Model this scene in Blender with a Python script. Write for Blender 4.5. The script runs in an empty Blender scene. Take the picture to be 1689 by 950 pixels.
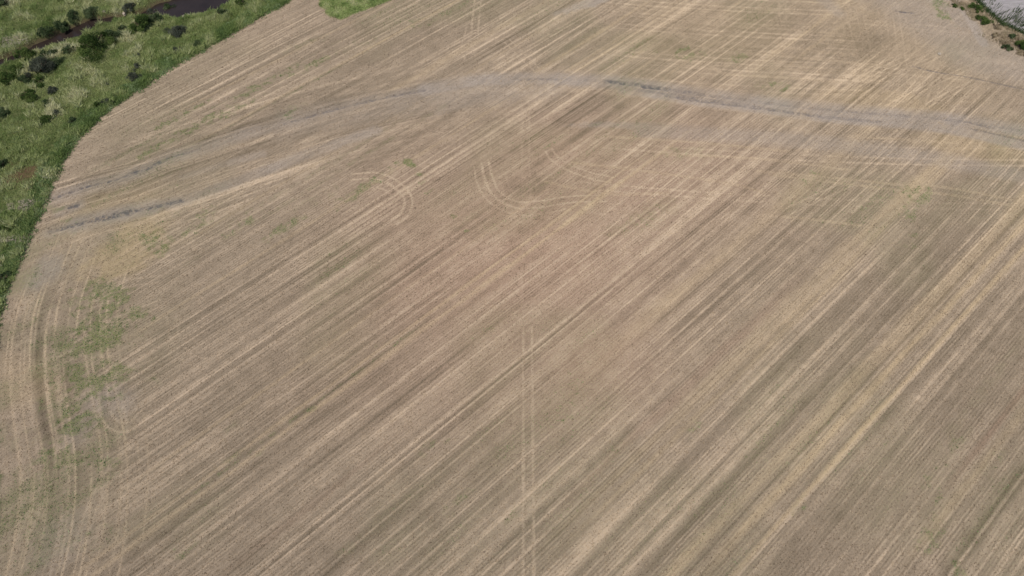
import bpy, math, random
import numpy as np
from mathutils import Vector, Matrix

random.seed(7)
rng = np.random.default_rng(11)
sc = bpy.context.scene
col = sc.collection

# ------------------------------------------------------------------ camera
H_CAM = 120.0
PITCH = math.radians(58.5)           # below the horizon
F_PX = 1126.0                        # focal length in photo pixels (1689 wide)
cam_d = bpy.data.cameras.new('camera')
cam = bpy.data.objects.new('camera', cam_d)
col.objects.link(cam)
cam_d.sensor_width = 36.0
cam_d.lens = 36.0 * F_PX / 1689.0
cam_d.clip_start = 0.5
cam_d.clip_end = 6000
cam.location = (0, 0, H_CAM)
cam.rotation_euler = (math.radians(90) - PITCH, 0, 0)
sc.camera = cam

# ------------------------------------------------------------------ light
SUN_EL = math.radians(62.0)
SH = (0.362, 0.932)                  # horizontal heading shadows fall along (x right, y ahead)
w = bpy.data.worlds.new('World'); sc.world = w; w.use_nodes = True
nt = w.node_tree; bg = nt.nodes['Background']
sky = nt.nodes.new('ShaderNodeTexSky'); sky.sky_type = 'NISHITA'; sky.sun_disc = False
sky.sun_elevation = SUN_EL
sky.sun_rotation = math.atan2(-SH[0], -SH[1])
sky.air_density = 1.2; sky.dust_density = 2.5; sky.altitude = 100
nt.links.new(sky.outputs[0], bg.inputs[0]); bg.inputs[1].default_value = 0.10
sd = bpy.data.lights.new('sun', 'SUN'); sd.energy = 3.0; sd.angle = math.radians(0.6); sd.color = (1, 0.955, 0.89)
so = bpy.data.objects.new('sun', sd); col.objects.link(so)
dv = Vector((SH[0]*math.cos(SUN_EL), SH[1]*math.cos(SUN_EL), -math.sin(SUN_EL)))
so.rotation_euler = dv.to_track_quat('-Z', 'Y').to_euler(); so.location = (-40, -60, 160)
sc.view_settings.view_transform = 'Standard'; sc.view_settings.look = 'None'
sc.view_settings.exposure = 0.08; sc.view_settings.gamma = 1.0
sc.view_settings.use_curve_mapping = False
sc.render.engine = 'CYCLES'

# ------------------------------------------------------------------ helpers
SP, CP = math.sin(PITCH), math.cos(PITCH)
def P(x, y, z=0.0):
    """photo pixel (1689x950) -> world point on height z"""
    r = (x - 844.5)/F_PX; d = (y - 475)/F_PX
    dx, dy, dz = r, CP - d*SP, -(SP + d*CP)
    t = (z - H_CAM)/dz
    return (dx*t, dy*t)

def srgb(r, g, b):
    f = lambda c: (c/255/12.92) if c <= 10 else ((c/255+0.055)/1.055)**2.4
    return (f(r), f(g), f(b), 1)

def tag(o, label=None, cat=None, group=None, kind=None):
    if label: o['label'] = label
    if cat: o['category'] = cat
    if group: o['group'] = group
    if kind: o['kind'] = kind
    return o

def sstep(a, b, x):
    t = np.clip((x-a)/(b-a), 0, 1); return t*t*(3-2*t)

def vnoise(X, Y, s, seed):
    r = np.random.default_rng(seed); T = r.random((256, 256), dtype=np.float32)
    x = np.asarray(X)/s + seed*17.31; y = np.asarray(Y)/s + seed*9.77
    xi = np.floor(x); yi = np.floor(y)
    fx = (x-xi).astype(np.float32); fy = (y-yi).astype(np.float32)
    xi = xi.astype(np.int64) & 255; yi = yi.astype(np.int64) & 255
    x1 = (xi+1) & 255; y1 = (yi+1) & 255
    fx = fx*fx*(3-2*fx); fy = fy*fy*(3-2*fy)
    a = T[xi, yi]*(1-fx)+T[x1, yi]*fx; b = T[xi, y1]*(1-fx)+T[x1, y1]*fx
    return a*(1-fy)+b*fy            # 0..1

def fbm(X, Y, s, seed, o=3):
    t = 0; a = 1; n = 0
    for i in range(o):
        t = t + a*(vnoise(X, Y, s/2**i, seed+i*31)-0.5); n += a; a *= 0.55
    return t/n*2                     # about -1..1

def new_mesh(name, V, F, mat=None, parent=None, smooth=False):
    me = bpy.data.meshes.new(name)
    V = np.asarray(V, dtype=np.float32); F = np.asarray(F, dtype=np.int32)
    me.vertices.add(len(V)); me.vertices.foreach_set('co', V.ravel())
    k = F.shape[1]
    me.loops.add(F.size); me.loops.foreach_set('vertex_index', F.ravel())
    me.polygons.add(len(F))
    me.polygons.foreach_set('loop_start', np.arange(0, F.size, k, dtype=np.int32))
    me.polygons.foreach_set('loop_total', np.full(len(F), k, dtype=np.int32))
    if smooth: me.polygons.foreach_set('use_smooth', np.ones(len(F), dtype=bool))
    me.update(calc_edges=True)
    if mat: me.materials.append(mat)
    o = bpy.data.objects.new(name, me); col.objects.link(o)
    if parent: o.parent = parent
    return o

def add_attr(o, name, arr):
    a = o.data.attributes.new(name, 'FLOAT', 'POINT')
    a.data.foreach_set('value', np.asarray(arr, dtype=np.float32).ravel())

# node shorthand
class NB:
    def __init__(s, name):
        s.m = bpy.data.materials.new(name); s.m.use_nodes = True
        s.t = s.m.node_tree; s.t.nodes.clear()
        s.out = s.t.nodes.new('ShaderNodeOutputMaterial')
    def n(s, kind, **k):
        o = s.t.nodes.new(kind)
        for a, b in k.items(): setattr(o, a, b)
        return o
    def set(s, sock, v):
        if v is None: return
        if isinstance(v, bpy.types.NodeSocket): s.t.links.new(v, sock)
        else: sock.default_value = v
    def math(s, op, a, b=None, c=None, clamp=False):
        o = s.n('ShaderNodeMath', operation=op, use_clamp=clamp)
        s.set(o.inputs[0], a); s.set(o.inputs[1], b); s.set(o.inputs[2], c); return o.outputs[0]
    def attr(s, name): return s.n('ShaderNodeAttribute', attribute_name=name).outputs['Fac']
    def mix(s, f, a, b, blend='MIX'):
        o = s.n('ShaderNodeMix', data_type='RGBA', blend_type=blend, clamp_factor=True)
        s.set(o.inputs[0], f); s.set(o.inputs[6], a); s.set(o.inputs[7], b); return o.outputs[2]
    def noise(s, vec, scale, detail=2, rough=0.5, dist=0.0):
        o = s.n('ShaderNodeTexNoise'); s.set(o.inputs['Vector'], vec)
        o.inputs['Scale'].default_value = scale; o.inputs['Detail'].default_value = detail
        o.inputs['Roughness'].default_value = rough; o.inputs['Distortion'].default_value = dist
        return o.outputs['Fac']
    def mapr(s, v, a, b, c, d):
        o = s.n('ShaderNodeMapRange'); s.set(o.inputs[0], v)
        for i, k in enumerate((a, b, c, d)): o.inputs[i+1].default_value = k
        return o.outputs[0]
    def mapping(s, vec, rot=0, scale=(1, 1, 1), loc=(0, 0, 0)):
        o = s.n('ShaderNodeMapping'); s.set(o.inputs[0], vec)
        o.inputs['Rotation'].default_value = (0, 0, rot); o.inputs['Scale'].default_value = scale
        o.inputs['Location'].default_value = loc; return o.outputs[0]

# ------------------------------------------------------------------ ground grid
core = 0.2
def axis(a, b, far0, far1):
    c = list(np.arange(a, b+1e-6, core)); s = core; x = c[-1]
    while x < far1: s *= 1.18; x += s; c.append(x)
    s = core; x = c[0]; pre = []
    while x > far0: s *= 1.18; x -= s; pre.append(x)
    return np.array(pre[::-1]+c)
gx = axis(-158, 158, -1500, 1500)
gy = axis(4, 184, -900, 2500)
X, Y = np.meshgrid(gx, gy)            # rows follow y
NX, NY = len(gx), len(gy)
Zr = np.zeros_like(X)

# row direction
vx, vy = (3265-844.5)/F_PX, 1.0/CP
n_ = math.hypot(vx, vy); UX, UY = vx/n_, vy/n_       # along the rows
U = X*UX+Y*UY; V = X*UY-Y*UX                          # V across the rows
ROW_ANG = math.atan2(UY, UX)

def poly_dist_signed(pts):
    """distance to polyline, sign + on its left"""
    best = np.full(X.shape, 1e9); sg = np.ones(X.shape)
    for (ax, ay), (bx, by) in zip(pts[:-1], pts[1:]):
        dx, dy = bx-ax, by-ay; L = dx*dx+dy*dy
        t = np.clip(((X-ax)*dx+(Y-ay)*dy)/L, 0, 1)
        d = np.hypot(X-ax-t*dx, Y-ay-t*dy)
        cr = dx*(Y-ay)-dy*(X-ax)
        m = d < best-1e-9
        best = np.where(m, d, best); sg = np.where(m, np.sign(cr), sg)
    return best*sg

def smooth_pts(pts, n=6):
    pts = np.array(pts, float)
    if len(pts) < 3: return [tuple(p) for p in pts]
    q = np.vstack([2*pts[0]-pts[1], pts, 2*pts[-1]-pts[-2]]); out = []
    for i in range(1, len(q)-2):
        for t in np.linspace(0, 1, n, endpoint=False):
            out.append(tuple(0.5*((2*q[i])+(-q[i-1]+q[i+1])*t+(2*q[i-1]-5*q[i]+4*q[i+1]-q[i+2])*t*t+(-q[i-1]+3*q[i]-3*q[i+1]+q[i+2])*t**3)))
    out.append(tuple(q[-2])); return out

def stroke(M, px, wd, st, soft=0.5, mode='max', smooth=True, off=0.0, z=0.0, world=False, ends=True):
    """add a band of half width wd metres along photo-pixel points (put on the ground) to mask M"""
    pts = px if world else [P(a, b, z) for a, b in px]
    if smooth: pts = smooth_pts(pts)
    pts = np.array(pts)
    if off:
        d = np.gradient(pts, axis=0); d /= np.linalg.norm(d, axis=1)[:, None]+1e-9
        pts = pts+np.stack([-d[:, 1], d[:, 0]], 1)*off
    m = wd*(1+soft)+0.3
    tmp = {}
    x0, x1 = pts[:, 0].min()-m, pts[:, 0].max()+m; y0, y1 = pts[:, 1].min()-m, pts[:, 1].max()+m
    i0, i1 = np.searchsorted(gx, x0), np.searchsorted(gx, x1); j0, j1 = np.searchsorted(gy, y0), np.searchsorted(gy, y1)
    if i1 <= i0 or j1 <= j0: return
    D = np.full((j1-j0, i1-i0), 1e9, np.float32)
    for (ax, ay), (bx, by) in zip(pts[:-1], pts[1:]):
        a0, a1 = np.searchsorted(gx, min(ax, bx)-m), np.searchsorted(gx, max(ax, bx)+m)
        b0, b1 = np.searchsorted(gy, min(ay, by)-m), np.searchsorted(gy, max(ay, by)+m)
        if a1 <= a0 or b1 <= b0: continue
        xs = X[b0:b1, a0:a1]; ys = Y[b0:b1, a0:a1]; dx, dy = bx-ax, by-ay; L = dx*dx+dy*dy+1e-9
        t = np.clip(((xs-ax)*dx+(ys-ay)*dy)/L, 0, 1); d = np.hypot(xs-ax-t*dx, ys-ay-t*dy)
        s = D[b0-j0:b1-j0, a0-i0:a1-i0]; np.minimum(s, d, out=s)
    v = st*(1-sstep(wd*(1-soft), wd*(1+soft), D)); R = M[j0:j1, i0:i1]
    if mode == 'max':
        np.maximum(R, v, out=R) if st > 0 else np.minimum(R, v, out=R)
    else: R += v

def blob(M, x, y, rx, ry, st, ang=0.0, soft=0.6, z=0.0, jag=0.5, seed=3, mode='max'):
    """soft elliptical patch: photo pixel centre, radii in metres, angle on the ground"""
    cx, cy = P(x, y, z); m = max(rx, ry)*2+1
    i0, i1 = np.searchsorted(gx, cx-m), np.searchsorted(gx, cx+m); j0, j1 = np.searchsorted(gy, cy-m), np.searchsorted(gy, cy+m)
    if i1 <= i0 or j1 <= j0: return
    xs = X[j0:j1, i0:i1]-cx; ys = Y[j0:j1, i0:i1]-cy; c, s = math.cos(ang), math.sin(ang)
    r = np.hypot((xs*c+ys*s)/rx, (-xs*s+ys*c)/ry)
    r = r+jag*fbm(xs+cx, ys+cy, min(rx, ry)*0.9, seed, 4)
    v = st*(1-sstep(1-soft, 1+soft*0.5, r)); R = M[j0:j1, i0:i1]
    if mode == 'max':
        np.maximum(R, v, out=R) if st > 0 else np.minimum(R, v, out=R)
    else: R += v

# ------------------------------------------------------------------ field edge
edge_px = [(760, -190), (620, -85), (540, -38), (480, 0), (420, 34), (378, 58), (338, 82), (284, 112), (233, 148), (182, 182), (153, 205),
           (125, 236), (103, 270), (88, 308), (77, 334), (62, 364), (38, 419), (18, 466), (0, 516), (-10, 570), (-14, 640),
           (-8, 720), (0, 790), (-3, 850), (-14, 910), (-34, 975), (-80, 1080), (-160, 1220)]
edge_w = smooth_pts([P(*p) for p in edge_px], 4)
E = poly_dist_signed(edge_w[::1])     # sign to be fixed: + inside the field
ci, cj = np.searchsorted(gx, 0), np.searchsorted(gy, 70)
if E[cj, ci] < 0: E = -E
jag = 1.1*fbm(X, Y, 1.5, 5, 4)+0.8*fbm(X, Y, 9, 6, 2)
veg = 1-sstep(-0.35, 0.35, E+jag)     # riverside vegetation
# far bright green strip above the field
gp = np.zeros_like(X)
for gx0, gy0, gx1, gy1, gw in ((545, 4, 650, -50, 3.0), (556, 16, 640, -20, 3.2), (563, 26, 610, 2, 1.6), (575, 20, 640, -4, 1.5), (600, 14, 650, -8, .9)):
    stroke(gp, [(gx0, gy0), ((gx0+gx1)/2, (gy0+gy1)/2), (gx1, gy1)], gw, 1.0, .4)
gp *= sstep(0.35, 0.65, gp+0.25*fbm(X, Y, 2.5, 8, 3))

# ------------------------------------------------------------------ masks
LT = np.zeros_like(X)    # pale chaff, plus the sun glow painted on the centre
DK = np.zeros_like(X)    # darker bare rows
YL = np.zeros_like(X)    # yellow straw
GN = np.zeros_like(X)    # weeds
BR = np.zeros_like(X)    # bare grey earth
RT = np.zeros_like(X)    # dark rut
RD = np.zeros_like(X)    # reddish soil rows, plus the pink lens veil painted on the centre

field = 1-veg
head = (1-sstep(15, 27, E+4*fbm(X, Y, 12, 21, 2)))*sstep(25, 45, 118-Y+0*X)   # left headland (near part)
head *= field
# banded profile across the rows
def prof(Vv, Uu, s, seed, su):
    return vnoise(Vv, Uu*0+Uu/su*s, s, seed)-0.5
P1 = prof(V, U, 0.75, 41, 60); P2 = prof(V, U, 2.4, 42, 60); P3 = prof(V, U, 7.5, 43, 75)
P4 = prof(V, U, 20., 44, 160)
prow = 1.25*P1+0.8*P2+0.35*P3+0.25*P4
# bands along the headland curve
S1 = vnoise(E, Y/35, 0.8, 51)-0.5; S2 = vnoise(E, Y/45*2.2, 2.2, 52)-0.5
phead = 1.2*S1+1.5*S2
crown_right = sstep(0, 1, 0)          # placeholder scalar
base = prow*(1-0.62*head)+phead*head*0.95
amp = 0.72+0.55*fbm(X, Y, 26, 61, 2)
cornA = sstep(-8, 14, X*0.55+Y*1.0-P(1480, 120)[0]*0.55-P(1480, 120)[1])*sstep(50, 75, X)
base = base*amp*0.85*(1-.6*cornA)
trA = poly_dist_signed([P(*p) for p in [(-300, 395), (62, 333), (150, 305), (215, 288), (275, 264), (400, 224), (555, 180), (700, 150), (850, 131), (1100, 100)]])
trB = poly_dist_signed([P(*p) for p in [(-300, 480), (83, 383), (160, 362), (250, 342), (350, 314), (420, 288), (520, 250), (620, 215), (760, 160)]])
wA = (1-sstep(8, 22, np.abs(trA+4)))*(1-sstep(P(620, 170)[0], P(860, 130)[0], X))
wB = (1-sstep(5, 14, np.abs(trB-3)))*(1-sstep(P(420, 290)[0], P(640, 210)[0], X))
wT = np.maximum(wA, wB)*field
base *= 1-.65*wT
base = base+wT*(1.1*(vnoise(trA+.15*trB, X/40, .9, 871)-.5)+1.0*(vnoise(trA, X/55, 2.2, 872)-.5))*.8
edgeb = np.exp(-(np.maximum(E, 0)/5.0)**2)*field
base *= 1-.6*edgeb
LT += np.clip(base-0.10, 0, 1)*1.3
DK += np.clip(-base-0.12, 0, 1)*.9*(1-.7*cornA)
LT += .16*edgeb
# machine passes: twin pale wheel lines along the rows
def passes(Vv, Uu, pitch, half, wd, seed, st, ln=34):
    q = Vv/pitch+.35*(vnoise(Uu, Uu*0+seed, 60, seed)-.5)*.4; c_ = np.floor(q); f_ = (q-c_-.5)*pitch
    jt = (vnoise(c_*7.3, c_*0, 1.0, seed+1)-.5)*pitch*.35
    d_ = np.minimum(np.abs(f_-half-jt), np.abs(f_+half-jt))
    k_ = sstep(.3, .72, vnoise(c_*5.7, Uu/ln/1.7, 1.0, seed+2))
    return st*np.exp(-(d_/wd)**2)*k_
crs = (1-.8*head)*(1-.5*cornA)*(1-.6*wT)*field
LT += wT*(passes(trA, X, 4.3, .9, .22, 851, .6, 30)+passes(trB, X, 5.1, .8, .2, 861, .5, 26))
DK += wT*passes(trA, X, 5.7, .4, .3, 881, .4, 16)
LT += crs*(passes(V, U, 4.7, .95, .21, 801, .62)+passes(V, U, 6.9, .9, .24, 811, .5, 50)+passes(V, U, 2.3, .3, .16, 821, .35, 22))
DK += crs*passes(V, U, 5.3, .5, .2, 831, .38, 18)
def fam(p0, p1):
    a_, b_ = P(*p0), P(*p1); n0 = math.hypot(b_[0]-a_[0], b_[1]-a_[1]); tx, ty = (b_[0]-a_[0])/n0, (b_[1]-a_[1])/n0
    return X*ty-Y*tx, X*tx+Y*ty
Vh, Uh = fam((1100, 50), (1400, 78)); Vh2, Uh2 = fam((1150, 262), (1550, 300)); Vc, Uc = fam((1400, 25), (1412, 120))
rgA = sstep(15, 45, X)*(1-.9*sstep(-6, 10, X-P(1405, 60)[0]))*sstep(P(1200, 160)[1]-4, P(1200, 130)[1], Y)*field
rgB = sstep(5, 30, X)*(1-sstep(P(1200, 230)[1]-8, P(1200, 230)[1]+4, Y))*sstep(P(1200, 380)[1], P(1200, 330)[1], Y)*field
rgC = sstep(-8, 2, X-P(1400, 60)[0])*(1-sstep(-6, 14, X-P(1580, 80)[0]))*sstep(P(1450, 185)[1], P(1450, 165)[1], Y)*field
LT += rgA*(passes(Vh+.0008*Uh*Uh, Uh, 5.2, .9, .3, 891, .5, 30)+passes(Vh, Uh, 3.7, .6, .25, 895, .3, 22))
DK += rgA*.5*passes(Vh, Uh, 8.3, 1.4, 1.1, 897, .5, 16)
LT += rgB*(passes(Vh2+.0006*Uh2*Uh2, Uh2, 6.2, .9, .3, 901, .5, 34))+(rgC*passes(Vc+.004*Uc*Uc, Uc, 3.6, .9, .26, 905, .5, 16))
LT += rgC*passes(Vh, Uh, 6.2, .9, .28, 909, .3, 16); YL += rgC*.16+rgA*.12
V2 = V*math.cos(.10)+U*math.sin(.10); U2 = U*math.cos(.10)-V*math.sin(.10)
LT += crs*passes(V2, U2, 9.5, .95, .2, 841, .42, 26)*sstep(60, 120, Y+X*.2)

def row(x, y, L, wd, kind, st, back=0.0, soft=0.45):
    """a band along the rows through photo pixel (x, y); L metres ahead (up right), back metres behind"""
    cx, cy = P(x, y); u0 = cx*UX+cy*UY; v0 = cx*UY-cy*UX
    e = [(cx-UX*(back+12), cy-UY*(back+12)), (cx+UX*(L+12), cy+UY*(L+12))]; m = wd*2+1.5
    i0, i1 = np.searchsorted(gx, e[0][0]-m), np.searchsorted(gx, e[1][0]+m); j0, j1 = np.searchsorted(gy, e[0][1]-m), np.searchsorted(gy, e[1][1]+m)
    if i1 <= i0 or j1 <= j0: return
    vs = V[j0:j1, i0:i1]-v0; us = U[j0:j1, i0:i1]-u0
    sel = np.abs(vs) < m; vq, uq = vs[sel], us[sel]; sd_ = int(x*3+y) % 200
    wd_ = wd*(.55+.8*vnoise(uq, uq*0+sd_, 9, sd_+600))
    d = np.abs(vq+wd*.5*(vnoise(uq, uq*0, 13, sd_+700)-.5))
    val = st*BAND*(1-sstep(0, 1.0, d/wd_/1.35))*sstep(-back-10, -back+14, uq+4*vq)*(1-sstep(L-22, L+10, uq+3*vq))
    for M_, k in ((LT, 'L'), (YL, 'Y'), (DK, 'D'), (GN, 'G'), (RD, 'R')):
        if k in kind:
            R_ = M_[j0:j1, i0:i1]; R_[sel] = np.maximum(R_[sel], val*(.75 if k == 'Y' else 1))
BAND = 0.85
# pale and yellow bands crossing y=700, read off the photo
for a in [
 (1110,700,40,.9,'L',.35,30),(1135,700,60,.8,'LY',.45,30),(1228,700,85,.45,'L',.7,40),(1267,700,70,.5,'L',.45,40),
 (1338,700,110,1.3,'LY',.55,60),(1384,700,110,1.15,'LY',.85,38),(1403,700,100,.35,'L',.5,30),(1430,700,100,.6,'LY',.85,45),
 (1615,700,30,.8,'L',.5,40),(1671,700,20,.9,'LY',.45,35),(1298,700,80,1.0,'D',.5,45),(1362,700,100,.45,'D',.75,50),
 (1409,700,100,.55,'D',.5,20),(1505,700,70,3.6,'D',.28,60),(1576,700,40,1.3,'G',.22,20),(1643,700,30,.8,'DR',.5,15),
 (1190,700,80,1.6,'D',.25,30),
 (571,700,60,.5,'L',.35,30),(657,700,60,.5,'L',.4,25),(720,700,130,.55,'L',.8,60),(740,700,120,.35,'L',.55,50),
 (729,700,50,.35,'D',.75,70),(795,700,60,.5,'L',.35,30),(852,700,60,.5,'L',.3,30),(975,700,90,.7,'L',.5,60),
 (1030,700,70,1.6,'L',.6,55),(1104,700,60,.8,'Y',.4,30),(749,700,50,.5,'D',.3,40),(813,700,60,.6,'D',.35,40),
 (1065,700,50,1.4,'R',.35,20),(680,700,40,1.0,'R',.2,40),
 (220,700,60,.6,'L',.4,5),(270,700,70,.6,'L',.35,10),(330,700,90,.5,'L',.35,12),(355,700,90,.4,'LY',.35,18),(390,700,90,.7,'L',.45,20),
 (458,700,100,.5,'LY',.6,45),(487,700,110,.7,'LY',.65,45),(568,700,90,.7,'L',.4,40),(295,700,90,.8,'D',.45,15),
 (373,700,90,.5,'D',.4,15),(419,700,90,1.2,'D',.45,25),(473,700,40,.5,'DG',.5,30),(511,700,60,.9,'D',.4,40),
 # upper bands
 (300,560,110,.8,'L',.6,5),(265,505,90,.7,'L',.45,5),(420,520,100,.6,'L',.5,35),(560,470,90,.6,'L',.5,45),(330,520,70,.8,'D',.4,5),
 (260,440,90,.6,'L',.5,0),(330,405,80,.5,'L',.5,5),(560,520,100,.7,'L',.4,40),(650,455,110,.5,'L',.4,60),(430,420,90,.5,'LY',.45,30),
 (480,300,90,.6,'L',.5,20),(420,330,90,.5,'LY',.35,20),(600,400,80,.5,'D',.4,30),(300,440,60,.7,'DG',.3,5),(360,380,60,.9,'DG',.35,5),
 (430,360,60,.7,'DG',.35,10),(950,560,110,.9,'L',.6,30),(1000,560,90,.7,'L',.5,30),(905,520,110,.7,'L',.4,30),
 (300,170,120,.5,'L',.5,10),(400,130,120,.6,'LY',.4,20),(480,150,110,.5,'LY',.5,30),(560,100,100,.6,'L',.45,30),(560,150,90,.9,'D',.5,30),
 (640,70,70,.9,'D',.4,30),(430,110,90,.7,'D',.45,25),(500,60,80,.6,'D',.4,30),(700,120,80,1.6,'L',.35,50),(740,95,60,1.2,'LY',.3,30),
 (330,235,60,.8,'DG',.4,5),(300,205,50,.5,'DG',.35,5),(250,190,80,.5,'D',.35,5),
 (700,215,40,.8,'D',.5,20),(770,195,30,.7,'D',.45,15),(650,190,30,.7,'D',.4,15),(560,225,50,.8,'D',.35,20),
 # right middle: pale combed bands
 (1230,390,75,2.2,'LY',.4,50),(1300,440,80,.7,'L',.35,40),(1370,440,65,1.9,'LY',.55,50),(1410,420,60,1.0,'LY',.5,40),(1590,440,60,1.6,'LY',.5,60),
 (1640,420,50,1.0,'LY',.5,60),(1245,450,40,2.2,'D',.4,30),(1280,470,40,1.0,'D',.45,30),(1340,350,30,2.0,'D',.45,10),(1490,420,40,3.2,'D',.35,40),
 (1540,430,40,1.8,'D',.3,40),(1400,290,20,1.8,'D',.35,12),(1560,330,25,2.0,'D',.35,15),
 (1270,270,30,.8,'L',.4,50),(1150,380,40,1.4,'D',.3,15),(1130,430,40,.8,'D',.3,20),
 # upper right
 (1250,110,70,1.3,'LY',.45,8),(1300,105,60,1.0,'LY',.4,5),(1345,75,40,.6,'LY',.5,20),(1275,110,60,.8,'L',.3,6),(1120,70,60,.6,'LY',.45,25),
 (1080,70,60,.6,'LY',.4,25),(1040,60,60,.6,'LY',.45,30),(1150,90,60,.5,'LY',.4,25),(980,90,70,.6,'LY',.35,30),(930,90,70,.8,'LY',.4,20),
 (1190,95,60,.4,'LY',.35,20),(1370,120,40,.4,'L',.4,15),(1430,120,30,.4,'L',.3,10),(1000,130,60,.5,'L',.35,10)]:
    x, y, L, wd, kd, st, bk = a
    row(x, y, L, wd, kd, st, bk)
# break the bands along their length
brk = 0.55+0.75*vnoise(V, U/22*3, 3, 71)
LT *= brk; YL *= brk; DK *= 0.6+0.6*vnoise(V, U/16*3, 3, 72)

# gentle block-wide tone
blob(DK, 1230, 60, 22, 9, .25, 0.2, seed=12); blob(DK, 1150, 75, 16, 8, .2, 0.2, seed=13); blob(DK, 1420, 75, 9, 8, .35, 0, seed=14)
blob(DK, 1340, 70, 7, 14, .2, 0, seed=15); blob(DK, 640, 60, 30, 12, .18, .5, seed=16); blob(DK, 1560, 560, 26, 13, .3, ROW_ANG, seed=17)
blob(DK, 950, 60, 18, 9, .2, .4, seed=18)
blob(DK, 330, 100, 25, 10, .12, .6, seed=19)
blob(LT, 1020, 610, 24, 17, .26, .8, seed=20, soft=.95, jag=.3); blob(LT, 1025, 618, 6, 5, .42, .8, seed=21, soft=.95, jag=.3); blob(LT, 960, 400, 44, 26, .16, .8, seed=22, soft=.95, jag=.3)  # opposition glow and bright centre, painted into the soil colour
blob(RD, 860, 400, 48, 36, .6, .5, seed=23, soft=.95, jag=.25); blob(RD, 960, 330, 50, 30, .5, .3, seed=24, soft=.95, jag=.25)  # pinkish lens veil over the centre, painted as soil colour down to the next heading
blob(RD, 720, 470, 26, 20, .5, .5, seed=25, soft=.95, jag=.3); blob(RD, 930, 260, 26, 16, .5, 0, seed=26, soft=.95, jag=.3)
blob(RD, 960, 590, 22, 16, .5, .7, seed=27, soft=.95, jag=.3)
blob(DK, 880, 305, 7, 4, .35, .2, seed=61, jag=.4); blob(DK, 560, 590, 26, 10, .18, ROW_ANG, seed=62); blob(DK, 1600, 640, 22, 14, .2, ROW_ANG, seed=63); blob(DK, 420, 640, 20, 8, .15, ROW_ANG, seed=64)
blob(YL, 200, 415, 9, 7, .6, 1.2, seed=29, jag=1.0); blob(YL, 190, 345, 12, 6, .3, .4, seed=30); blob(YL, 1450, 160, 22, 6, .35, -.1, seed=31)
blob(YL, 1620, 240, 16, 5, .4, -.2, seed=32); blob(YL, 40, 630, 6, 9, .3, 1.3, seed=33); blob(YL, 1180, 60, 30, 16, .2, 0, seed=34)
blob(LT, 100, 410, 12, 10, .3, 1.2, seed=35); blob(LT, 150, 240, 14, 5, .2, 1.0, seed=36)
blob(BR, 75, 450, 5, 3.5, .55, 1.2, seed=37); blob(BR, 130, 710, 4, 3, .25, 1.2, seed=38); blob(BR, 95, 900, 6, 5, .25, 1.2, seed=39)
blob(BR, 180, 660, 4, 5, .35, 1.2, seed=40)
row(330,640,60,1.2,'D',.25,0)

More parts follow.
